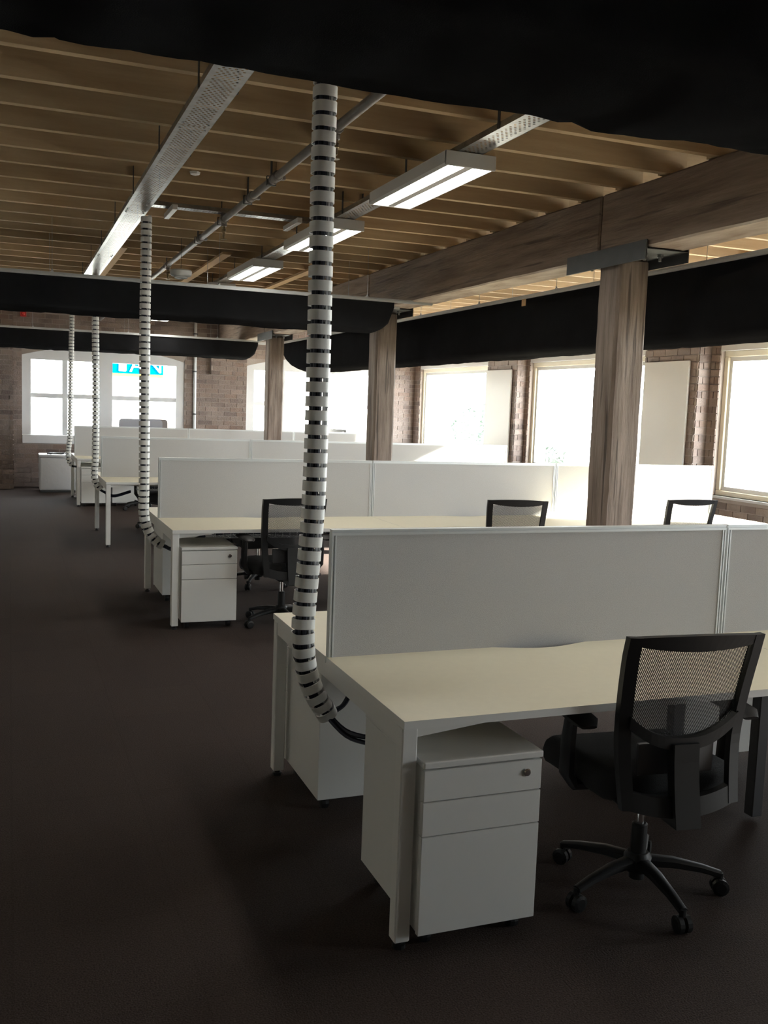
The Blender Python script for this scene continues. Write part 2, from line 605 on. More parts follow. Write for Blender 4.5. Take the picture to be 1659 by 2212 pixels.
wn = 0
for (x0, x1) in FW:
    wn += 1
    win = tag(thing('window_%d' % wn, 'white painted arched window in far brick wall, ' + ('above the white chest' if wn == 1 else 'behind the timber columns'), None), kind='structure')
    y0, y1 = FAR_Y + .02, FAR_Y + .12
    bm = nb(); A = arch(x0, x1)
    for p, q in zip(A, A[1:]):
        prism(bm, [(p[0], 2.285), (q[0], 2.285), q, p], y0, y1, 'y')
    obj('window_head', bm, 'wpaint', win)
    bm = nb(); box(bm, x0, x1, FAR_Y - .03, y1, FZ0, .944, .008); obj('window_sill', bm, 'wpaint', win)
    c = (x0 + x1) / 2
    for a, b, nm in ((x0, x0 + .15, 'stile'), (x1 - .15, x1, 'stile'), (c - .125, c + .125, 'centre_post')):
        bm = nb(); box(bm, a, b, y0, y1, .944, 2.285); obj(nm, bm, 'wpaint', win)
    for l, r in ((x0 + .15, c - .125), (c + .125, x1 - .15)):
        m_ = (l + r) / 2
        s = nb(); box(s, l, r, y0 + .03, y1 - .02, 1.608, 1.690)
        tr = obj('transom', s, 'wpaint', win)
        s = nb(); box(s, m_ - .045, m_ + .045, y0 + .025, y1 - .02, .944, 2.285)
        obj('mullion', s, 'wpaint', win)
        for a, b in ((l, m_ - .045), (m_ + .045, r)):
            for e, f in ((.944, 1.608), (1.690, 2.285)):
                pane('pane', win, a, b, y0 + .05, y0 + .056, e, f)
RWIN = []
for k, (a, b) in enumerate(RW):
    wn += 1
    win = tag(thing('window_%d' % wn, 'large cream framed window in right wall, number %s from the far corner' % ('one', 'two', 'three', 'four', 'five (unseen, added for fill light)')[k], None), kind='structure')
    X0, X1 = 7.85, 7.95
    for nm, c in (('sill_rail', (a, b, RZ0, RZ0 + .06)), ('head_rail', (a, b, RZ1 - .07, RZ1)), ('stile', (a, a + .07, RZ0 + .06, RZ1 - .07)), ('stile', (b - .07, b, RZ0 + .06, RZ1 - .07))):
        bm = nb(); box(bm, X0, X1, *c, .006); obj(nm, bm, 'cream', win)
    a2, b2, z2, z3 = a + .07, b - .07, RZ0 + .06, RZ1 - .07
    for nm, c in (('sash_rail', (a2, b2, z2, z2 + .05)), ('sash_rail', (a2, b2, z3 - .05, z3)), ('sash_stile', (a2, a2 + .045, z2 + .05, z3 - .05)), ('sash_stile', (b2 - .045, b2, z2 + .05, z3 - .05))):
        bm = nb(); box(bm, X0 + .03, X1 - .02, *c); obj(nm, bm, 'wpaint', win)
    pane('pane', win, 7.90, 7.906, a2 + .045, b2 - .045, z2 + .05, z3 - .05)
    bm = nb(); box(bm, RIGHT_X - .01, 7.96, a, b, RZ1, 2.53); obj('lintel', bm, 'wpaint', win)
    bm = nb(); box(bm, RIGHT_X - .02, 7.86, a, b, RZ0 - .03, RZ0); obj('window_ledge', bm, 'wpaint', win)


# ================================================================== TIMBER FRAME
def rough_box(name, x0, x1, y0, y1, z0, z1, n, amp, m, parent=None, bev=.012):
    """box with worn, uneven faces; n = cuts along longest axis"""
    bm = nb()
    box(bm, x0, x1, y0, y1, z0, z1, bev)
    dims = (x1 - x0, y1 - y0, z1 - z0)
    ax = dims.index(max(dims))
    lo = (x0, y0, z0)[ax]
    for i in range(1, n):
        no = [0, 0, 0]; no[ax] = 1
        co = [0, 0, 0]; co[ax] = lo + dims[ax] * i / n
        bmesh.ops.bisect_plane(bm, geom=bm.verts[:] + bm.edges[:] + bm.faces[:], plane_co=co, plane_no=no)
    for a in range(3):
        if a != ax:
            for t in (.33, .67):
                no = [0, 0, 0]; no[a] = 1
                co = [0, 0, 0]; co[a] = (x0, y0, z0)[a] + dims[a] * t
                bmesh.ops.bisect_plane(bm, geom=bm.verts[:] + bm.edges[:] + bm.faces[:], plane_co=co, plane_no=no)
    for v in bm.verts:
        d = noise.noise_vector(v.co * 2.3) * amp + noise.noise_vector(v.co * 9.0) * amp * .5
        d[ax] = 0
        v.co += d
    return obj(name, bm, m, parent)


BX0, BX1, BZ0 = 3.72, 4.0, 2.70
JT = [-3.99, 1.2, 5.72, 10.24, 14.95, FAR_Y - .005]
blabels = ['rough timber ceiling beam at the room end without desks', 'rough timber ceiling beam passing above the front bench and front column',
           'rough timber ceiling beam between the front column and the middle column', 'rough timber ceiling beam between the middle column and the column nearest the brick wall',
           'rough timber beam end resting on the brick pad of the far wall']
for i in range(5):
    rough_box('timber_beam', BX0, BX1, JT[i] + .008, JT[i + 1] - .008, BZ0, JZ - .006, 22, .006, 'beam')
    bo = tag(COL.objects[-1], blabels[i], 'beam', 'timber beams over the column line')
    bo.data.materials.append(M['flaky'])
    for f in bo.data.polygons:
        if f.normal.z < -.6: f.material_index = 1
CX = 3.865
clab = ['thick weathered timber column behind the front desk screen', 'weathered timber column between the second and third desk rows from the brick wall', 'weathered timber column closest to the far brick wall']
for i, cy in enumerate((5.62, 10.13, 14.85)):
    t = thing('timber_column', clab[i], 'column', (CX, cy, 0), group='timber columns carrying the beam')
    rough_box('shaft', -.12, .12, -.12, .12, 0.001, BZ0 - .014, 26, .006, 'column', t, bev=.02)
    bm = nb()
    box(bm, -.158, .150, -.46, .46, BZ0 - .012, BZ0 - .007)
    box(bm, -.168, -.158, -.46, .46, BZ0 - .075, BZ0 + .045)
    box(bm, .150, .160, -.46, .46, BZ0 - .075, BZ0 + .045)
    s = obj('steel_saddle', bm, 'gsteel', t)
    for by in (-.3, .3):
        for bx in (-.06, .06):
            bm = nb()
            lathe(bm, [(.022, BZ0 - .03), (.022, BZ0 - .0125)], 6, (bx, by, 0))
            lathe(bm, [(.011, BZ0 - .055), (.011, BZ0 - .03)], 8, (bx, by, 0))
            obj('bolt', bm, 'steel', s)

# ================================================================== CEILING SERVICES
TZ = 3.0


def tray_mesh(length, width, hole=.011, pitch=.026, lip=.03):
    """perforated tray, base at z=0, lips up, runs along y from 0"""
    bm = nb()
    nx = int((width - .016) // pitch)
    ny = int(length // (pitch * .87))
    mx = (width - nx * pitch) / 2
    cy = length / ny
    K = 6
    for j in range(ny):
        for i in range(nx):
            off = pitch * .5 * (j % 2)
            if i == nx - 1 and j % 2:
                x0, x1, y0, y1 = mx + i * pitch + off, width, j * cy, (j + 1) * cy
                bm.faces.new([bm.verts.new(p) for p in ((x0, y0, 0), (x1, y0, 0), (x1, y1, 0), (x0, y1, 0))])
                continue
            x0, y0 = mx + i * pitch + off, j * cy
            c = (x0 + pitch / 2, y0 + cy / 2)
            inner = [bm.verts.new((c[0] + hole * .62 * math.cos(PI / 4 + q * PI / 4 - PI), c[1] + hole * .62 * math.sin(PI / 4 + q * PI / 4 - PI), 0)) for q in range(8)]
            A = [(x0, y0), (x0 + pitch / 2, y0), (x0 + pitch, y0), (x0 + pitch, y0 + cy / 2), (x0 + pitch, y0 + cy), (x0 + pitch / 2, y0 + cy), (x0, y0 + cy), (x0, y0 + cy / 2)]
            outer = [bm.verts.new((*p, 0)) for p in A]
            for q in range(8):
                bm.faces.new((outer[q], outer[(q + 1) % 8], inner[(q + 1) % 8], inner[q]))
        lm = mx + (pitch * .5 if j % 2 else 0)
        for x0, x1 in ((0, lm), (mx + nx * pitch, width)):
            if x1 - x0 > .001 and not (x0 > 0 and j % 2):
                bm.faces.new([bm.verts.new(p) for p in ((x0, j * cy, 0), (x1, j * cy, 0), (x1, (j + 1) * cy, 0), (x0, (j + 1) * cy, 0))])
    box(bm, -.0015, .0, 0, length, -.001, lip)
    box(bm, width, width + .0015, 0, length, -.001, lip)
    me = bpy.data.meshes.new('tray_section')
    bm.to_mesh(me); bm.free()
    me.materials.append(M['steel'])
    return me


def make_tray(name, label, x0, y0, z, width, sec, n, rz=0.0, hang=True):
    t = thing(name, label, 'cable tray', (x0, y0, z), rz, 'perforated cable trays under the joists')
    me = tray_mesh(sec - .004, width)
    bolts = nb()
    for k in range(n):
        s = link('tray_section', me, parent=t, loc=(0, k * sec, 0))
        if k:
            for dx in (.02, width - .02):
                for dy in (-.05, .05):
                    lathe(bolts, [(.006, -.006), (.006, .002)], 6, (dx, k * sec + dy, 0))
        if hang:
            for fx in (.25, .75):
                yy = k * sec + sec * fx
                for xa, xb in ((-.006, -.0016), (width + .0016, width + .006)):
                    bm = nb(); box(bm, xa, xb, yy - .012, yy + .012, -.002, JZ - z + .06)
                    obj('hanger_strap', bm, 'gsteel', t)
    if n > 1: obj('splice_bolts', bolts, 'steel', t)['kind'] = 'stuff'
    return t


make_tray('cable_tray', 'wide perforated steel cable tray over the desk ends', .78, .2, TZ, .165, 2.4, 7)
make_tray('cable_tray', 'narrow perforated steel tray carrying the ceiling lights', 2.25, .2, TZ + .025, .145, 2.4, 7)
t = make_tray('cable_tray', 'short perforated cross tray joining the two long trays',   .96, 7.62, TZ + .083, .1, 1.27, 1, -PI / 2, hang=False)
for x, nr in ((1.14, 'beside the wide tray'), (2.09, 'beside the lit ceiling light')):
    bm = nb(); box(bm, x - .02, x + .02, 7.36, 7.78, TZ + .034, TZ + .074, .003)
    tag(obj('strut_bar', bm, 'alu'), 'short metal strut bar under the cross cable tray, ' + nr, 'strut', 'strut bars under the cross tray')


def make_light(y, label):
    t = thing('ceiling_light', label, 'light', (2.325, y, 2.945), group='twin tube ceiling lights in a line')
    Lh = 1.18
    bm = nb()
    prism(bm, [(-.150, .075), (-.150, .012), (-.138, 0), (-.012 - .118, 0), (-.130, .06), (.130, .06), (.130, 0), (.138, 0), (.150, .012), (.150, .075)], 0, Lh, 'y')
    obj('housing', bm, 'lightbody', t)
    bm = nb(); box(bm, -.024, .024, .0, Lh, .004, .058); obj('centre_spine', bm, 'lightbody', t)
    for s in (0, Lh - .012):
        bm = nb(); box(bm, -.150, .150, s - .004, s + .012, -.001, .077, .003); obj('end_cap', bm, 'lightbody', t)
    for cx in (-.077, .077):
        bm = nb(); box(bm, cx - .052, cx + .052, .02, Lh - .02, .014, .02); obj('lit_diffuser', bm, 'tube', t)
    return t


for y, lab in ((2.5, 'lit twin tube ceiling light just past the overhanging drape'),
               (11.38, 'lit twin tube ceiling light just past the middle drape'), (13.4, 'lit twin tube ceiling light over the bench with no end pedestal'), (4.86, 'lit twin tube ceiling light, first in the line, before the first column'), (6.96, 'lit twin tube ceiling light, second in the line'),
               (9.26, 'lit twin tube ceiling light, third in the line above the hanging drape'), (15.4, 'lit twin tube ceiling light nearest the far brick wall')):
    make_light(y, lab)

# sprinkler pipe
t = thing('sprinkler_pipe', 'grey sprinkler pipe with hanging sprinkler heads under the joists', 'pipe', (0, 0, 0))
PXX, PZ = 1.555, 3.045
bm = nb(); sweep(bm, [(PXX, -3.9, PZ), (PXX, 6, PZ), (PXX - .01, 12, PZ), (PXX - .02, 18.4, PZ)], .024, 12)
obj('pipe_run', bm, 'pipe', t, smooth=True)
for y, head in ((1.9, 1), (4.85, 1), (6.05, 0), (6.7, 0), (7.6, 1), (8.6, 0), (10.4, 1), (13.2, 1)):
    x = PXX - max(0, y - 6) * .0016
    if head:
        bm = nb(); lathe(bm, [(.032, -.035), (.034, -.03), (.034, .03), (.032, .035)], 12, (x, y, PZ), 'y')
        lathe(bm, [(.022, PZ - .055), (.024, PZ - .02)], 10, (x, y, 0))
        f = obj('tee_fitting', bm, 'pipe', t, smooth=True)
        bm = nb(); lathe(bm, [(.004, PZ - .155), (.024, PZ - .152), (.024, PZ - .149), (.005, PZ - .147), (.005, PZ - .135), (.011, PZ - .13), (.013, PZ - .10), (.018, PZ - .095), (.018, PZ - .075), (.012, PZ - .07), (.012, PZ - .05)], 12, (x, y, 0))
        obj('sprinkler_head', bm, 'brass', t, smooth=True)
    else:
        bm = nb(); lathe(bm, [(.030, -.06), (.033, -.055), (.033, -.035), (.027, -.03), (.027, .03), (.033, .035), (.033, .055), (.030, .06)], 12, (x, y, PZ), 'y')
        box(bm, x + .03, x + .06, y - .02, y + .02, PZ - .012, PZ + .012, .003)
        obj('coupling', bm, 'pipe', t, smooth=True)
    bm = nb(); box(bm, x - .004, x + .004, y + .1, y + .125, PZ + .02, JZ + .08); box(bm, x - .03, x + .03, y + .1, y + .125, PZ - .028, PZ - .024)
    box(bm, x - .03, x - .027, y + .1, y + .125, PZ - .028, PZ + .03); box(bm, x + .027, x + .03, y + .1, y + .125, PZ - .028, PZ + .03); box(bm, x - .03, x + .03, y + .1, y + .125, PZ + .027, PZ + .03)
    obj('hanger', bm, 'gsteel', t)

# hanging detector
t = thing('smoke_detector', 'round white detector hanging on a thin wire above the drape', 'detector', (1.47, 9.10, 2.80))
bm = nb(); lathe(bm, [(.06, -.03), (.085, -.026), (.098, -.012), (.10, .02), (.092, .03), (.03, .034)], 24); obj('body', bm, 'white', t, smooth=True)
bm = nb(); lathe(bm, [(.055, -.045), (.06, -.04), (.062, -.0305)], 20); obj('sensor_ring', bm, 'white', t)
bm = nb(); sweep(bm, [(0, 0, .03), (0, 0, JZ + .02 - 2.80)], .0025, 6); obj('suspension_wire', bm, 'gsteel', t)
bm = nb(); lathe(bm, [(.012, -.02), (.03, -.014), (.035, 0)], 14, (1.13, 6.49, JZ - .002))
tag(obj('ceiling_sensor', bm, 'white'), 'small round white sensor stuck under a joist beside the wide tray', 'sensor')


# ================================================================== HANGING DRAPES
def drape(name, label, p0, axis_len, along, width, top, bottom, end_round, seed, amp=.018, wires=True, rail_over=.4, both=False):
    """fabric trough hung between two rails.  along='x' or 'y'; p0 = (x,y) start of the front rail"""
    t = thing(name, label, 'drape', (p0[0], p0[1], 0), 0, 'black fabric drapes hung from rails')

    def W(s, d, z):                      # s along, d across
        return (s, d, z) if along == 'x' else (d, s, z)
    nS = int(axis_len / .05)
    H = top - bottom
    prof = []
    for i in range(9): prof.append((0, top - H * .86 * i / 8))
    for i in range(1, 7):
        a = PI / 2 * i / 6
        prof.append((.14 * H * (1 - math.cos(a)) * 1.2, bottom + .14 * H * (1 - math.sin(a))))
    d0 = prof[-1][0]
    for i in range(1, 7): prof.append((d0 + (width - 2 * d0) * i / 7, bottom - .02 * math.sin(PI * i / 7)))
    back = [(width - d, z) for d, z in prof[:15]][::-1]
    prof += back
    bm = nb()
    rows = []
    for i in range(nS + 1):
        s = axis_len * i / nS
        e = axis_len - s
        g = 0.0
        if e < end_round:
            g = 1 - math.sqrt(max(0, 1 - ((end_round - e) / end_round) ** 2))
        if both and s < end_round:
            g = max(g, 1 - math.sqrt(max(0, 1 - ((end_round - s) / end_round) ** 2)))
        row = []
        for k, (d, z) in enumerate(prof):
            zz = top - (top - z) * (1 - .78 * g)
            dn = (top - zz) / H
            q = Vector((s * 1.6 + seed * 7.1 + (1 - dn) * .6, d * 2.0 + seed, zz * 1.3))
            f = noise.noise(q) * amp * 1.4 + noise.noise(Vector((s * 6.5 - dn * 2.2, seed * 3.3, dn * .8))) * amp * .9
            fold = max(0, 1 - abs(((s + dn * .35 + seed) % 1.3) - .65) / .05) * amp * .9
            f = (f + fold) * (0.25 + .75 * dn)
            side = -1 if k < len(prof) / 2 - 3 else (1 if k > len(prof) / 2 + 3 else 0)
            if side == 0:
                zz += f * .7
            row.append(bm.verts.new(W(s, d + side * f, zz)))
        rows.append(row)
    for a, b in zip(rows, rows[1:]):
        for k in range(len(prof) - 1):
            bm.faces.new((a[k], a[k + 1], b[k + 1], b[k]))
    bm.faces.new(rows[0]); bm.faces.new(rows[-1][::-1])
    obj('fabric', bm, 'fabric', t, smooth=True)
    for d in (-.012, width + .012):
        bm = nb()
        def BB(s0, s1, d0, d1, z0, z1):
            if along == 'x': box(bm, s0, s1, d0, d1, z0, z1)
            else: box(bm, d0, d1, s0, s1, z0, z1)
        s1 = axis_len + (rail_over if d < 0 else rail_over * .7)
        BB(0, s1, d - .012, d + .012, top - .004, top + .010)
        BB(0, s1, d - .016, d - .010, top + .010, top + .016)
        BB(0, s1, d - .010, d + .010, top + .016, top + .028)
        obj('rail', bm, 'alu', t)
    if wires:
        k = 0
        s = .6
        while s < axis_len + .1:
            for d in (-.012, width + .012):
                bm = nb(); a = W(s, d, top + .02); b = W(s, d, JZ + .06)
                sweep(bm, [a, b], .0022, 6)
                lathe(bm, [(.008, top + .028), (.008, top + .05)], 8, (a[0], a[1], 0))
                obj('suspension_wire', bm, 'steel', t)
            bm = nb(); box(bm, *((s - .012, s + .012, -.02, width + .02) if along == 'x' else (-.02, width + .02, s - .012, s + .012)), top + .0285, top + .035)
            obj('cross_tie', bm, 'alu', t)
            s += 1.45
    return t


drape('hanging_drape', 'black drape bundle hung over the front desk, overhanging everything', (-3.15, 1.72), 6.65, 'x', .55, 2.68, 2.385, .3, 1, amp=.022)
drape('hanging_drape', 'black drape bundle with rounded end hung before the middle column', (-3.15, 9.0), 6.69, 'x', .55, 2.68, 2.40, .18, 2, amp=.012)
drape('hanging_drape', 'black drape bundle hung close to the far brick wall', (-3.15, 16.3), 7.10, 'x', .55, 2.68, 2.40, .2, 3, amp=.012)
drape('hanging_drape', 'long black drape bundle hung along the window side behind the columns', (4.33, -3.5), 19.6, 'y', .34, 2.665, 2.165, 1.6, 4, amp=.010, rail_over=.1)


wd = COL.objects.get('hanging_drape.003')
bm = nb(); box(bm, -.012, -.006, 11.27, 11.34, 2.60, 2.668); obj('strap_tab', bm, 'batten', wd)

# ================================================================== BENCH DESKS
DT = .725                       # desk top height
PL = 1.78                       # one desk bay


def make_bench(label, x0, yn):
    t = thing('bench_desk', label, 'desk', (x0, yn, 0), group='rows of white bench desks')
    D = .755
    for row in (0, 1):
        for k in range(3):
            a, b = k * PL + (.001 if k else 0), (k + 1) * PL - .002
            c = (a + b) / 2
            # outline with a shallow cable scallop at the screen side
            sc = []
            for i in range(13):
                u = i / 12
                sc.append((c + .24 - .48 * u, D - .055 * (.5 - .5 * math.cos(2 * PI * u)) ** .7))
            poly = [(a, 0), (b, 0), (b, D)] + sc + [(a, D)]
            if row:
                poly = [(px, 1.525 - py) for px, py in poly][::-1]
            bm = nb(); prism(bm, poly, DT - .025, DT)
            o = obj('desktop', bm, 'lam', t)
            me = o.data
            me.materials.append(M['edge'])
            for f in me.polygons:
                if abs(f.normal.z) < .5: f.material_index = 1
    for x in (0.0, 3 * PL - .05):
        for y in (.012, 1.525 - .062):
            bm = nb(); box(bm, x, x + .05, y, y + .05, .025, DT - .0255, .004)
            lg = obj('leg', bm, 'leg', t)
            bm = nb(); lathe(bm, [(.021, 0), (.021, .012), (.012, .014), (.012, .026)], 12, (x + .025, y + .025, 0)); obj('foot', bm, 'black', lg)
        bm = nb(); box(bm, x + .004, x + .046, .062, 1.463, DT - .085, DT - .0255, .003); obj('end_rail', bm, 'leg', t)
    for k in (1, 2):
        for y in (.47, 1.005):
            bm = nb(); box(bm, k * PL - .005, k * PL + .05, y, y + .05, .012, DT - .0255, .004); obj('middle_leg', bm, 'charcoal', t)
    for y in (.30, 1.185):
        bm = nb(); box(bm, .05, 3 * PL - .05, y, y + .04, DT - .065, DT - .026); obj('long_rail', bm, 'leg', t)
    for x, s in ((.05, 1), (3 * PL - .05, -1)):
        for y in (.03, 1.48):
            bm = nb(); prism(bm, [(x, DT - .026), (x + s * .26, DT - .026), (x + s * .25, DT - .034), (x, DT - .062)], y, y + .018, 'y'); obj('gusset', bm, 'leg', t)
    # screens
    yc = .7625
    for k in range(3):
        a, b = k * PL + .005, (k + 1) * PL - .005
        s = obj_screen(a, b, yc, t)
    # wire basket and cables
    bm = nb()
    ya, yb, za, zb = .56, .74, .585, .665
    for i in range(int(3 * PL / .06) - 9):
        x = .42 + i * .06
        sweep(bm, [(x, ya, zb), (x, ya, za), (x, yb, za), (x, yb, zb)], .0022, 4)
    for y, z in ((ya, zb), (ya, (za + zb) / 2), (ya, za), (.62, za), (.68, za), (yb, za), (yb, zb)):
        sweep(bm, [(.40, y, z), (3 * PL - .12, y, z)], .0026, 4)
    obj('cable_basket', bm, 'wire', t)
    for j in range(3):
        bm = nb()
        pts = [(.43 + .12 * i, .62 + .04 * j + .02 * math.sin(i * .9 + j * 2), .606 + .010 * math.sin(i * .7 + j) + .004 * j) for i in range(38)]
        sweep(bm, pts, .008, 6); obj('cable_run', bm, 'cable', t)
    return t


def obj_screen(a, b, yc, t):
    bm = nb(); box(bm, a + .018, b - .018, yc - .013, yc + .013, DT - .02, 1.176); s = obj('screen', bm, 'screen', t)
    e = nb(); box(e, a, b, yc - .017, yc + .017, 1.176, 1.186); box(e, a, b, yc - .012, yc + .012, 1.186, 1.191); box(e, a, b, yc - .015, yc + .015, 1.191, 1.197); obj('top_trim', e, 'alu', s)
    for u, v in ((a, a + .018), (b - .018, b)):
        q = nb()
        box(q, u, u + .006, yc - .017, yc + .017, DT - .03, 1.176); box(q, u + .006, v - .006, yc - .010, yc + .010, DT - .03, 1.176); box(q, v - .006, v, yc - .017, yc + .017, DT - .03, 1.176)
        obj('side_trim', q, 'alu', s)
    return s


ROWS = [(1.08, 2.54), (1.075, 6.87), (.985, 10.93), (.94, 15.14)]
blab = ['white bench desk with screens, fourth row from the far brick wall', 'white bench desk with screens, third row from the far brick wall, behind the front bench',
        'white bench desk with screens, second row from the far brick wall', 'white bench desk with screens, the row closest to the far brick wall']
for (x, y), lb in zip(ROWS, blab):
    make_bench(lb, x, y)


# ================================================================== DRAWER PEDESTALS
def make_pedestal():
    t = thing('drawer_pedestal', 'x', 'pedestal', group='white mobile drawer pedestals under the benches')
    W_, Dp = .405, .51
    bm = nb(); box(bm, .003, W_ - .003, .022, Dp, .06, .577, .002); obj('body', bm, 'ped', t)
    bm = nb(); box(bm, 0, W_, -.004, Dp, .579, .600, .004, 2); obj('top_panel', bm, 'ped', t)
    for z0, z1, nm in ((.4765, .573, 'drawer'), (.3685, .4735, 'drawer'), (.055, .3655, 'file_drawer')):
        bm = nb(); box(bm, .002, W_ - .002, 0, .0215, z0, z1, .002); d = obj(nm, bm, 'ped', t)
        if z1 > .5:
            bm = nb(); lathe(bm, [(.010, -.007), (.0125, -.005), (.0125, -.0005)], 16, (W_ - .055, 0, .535), 'y'); box(bm, W_ - .0562, W_ - .0538, -.0078, -.0068, .530, .540); obj('lock', bm, 'chrome', d)
    for x in (.05, W_ - .05):
        for y in (.06, Dp - .06):
            bm = nb(); lathe(bm, [(.010, -.016), (.026, -.014), (.028, 0), (.026, .014), (.010, .016)], 14, (x, y, .028), 'x'); box(bm, x - .02, x + .02, y - .012, y + .012, .048, .0605); obj('caster', bm, 'black', t)
    return t


ped0 = make_pedestal()
P_ = [(1.14, 2.522, 0, 'white three drawer pedestal under the front bench end, drawers facing out'),
      (1.55, 4.075, PI, 'white pedestal turned back to front under the front bench, behind the cable spine'),
      (3.325, 4.060, PI, 'white pedestal seen past the office chair under the front bench'),
      (1.14, 6.865, 0, 'white three drawer pedestal at the end of the third bench from the brick wall'),
      (1.555, 8.375, PI, 'white pedestal turned away, under the third bench from the brick wall'),
      (1.0, 15.13, 0, 'white three drawer pedestal at the end of the bench nearest the brick wall'),
      (1.455, 15.165, 0, 'white pedestal standing next to another pedestal at the bench nearest the brick wall'),
      (1.412, 16.645, PI, 'white pedestal turned away at the bench nearest the brick wall')]
for i, (x, y, rz, lb) in enumerate(P_):
    p = ped0 if i == 0 else dup(ped0)
    p.location = (x, y, 0); p.rotation_euler = (0, 0, rz); p['label'] = lb


# ================================================================== OFFICE CHAIRS
def back_s(u, v, off=0.0):
    y = -.205 - .07 * max(0, (v - .62) / .35) ** 1.4 - .022 * max(0, (.60 - v) / .17) ** 1.5 + .55 * u * u
    return Vector((u, y + off, v))


def hw(v):
    return .240 - .026 * max(0, (.90 - v) / .45)


def ribbon(bm, A, Bv, th=.024, off=0.0):
    n = len(A)
    R = []
    for (a, b) in zip(A, Bv):
        R.append([bm.verts.new(back_s(*a, off)), bm.verts.new(back_s(*b, off)), bm.verts.new(back_s(*b, off - th)), bm.verts.new(back_s(*a, off - th))])
    for p, q in zip(R, R[1:]):
        for k in range(4):
            bm.faces.new((p[k], p[(k + 1) % 4], q[(k + 1) % 4], q[k]))
    bm.faces.new(R[0]); bm.faces.new(R[-1][::-1])


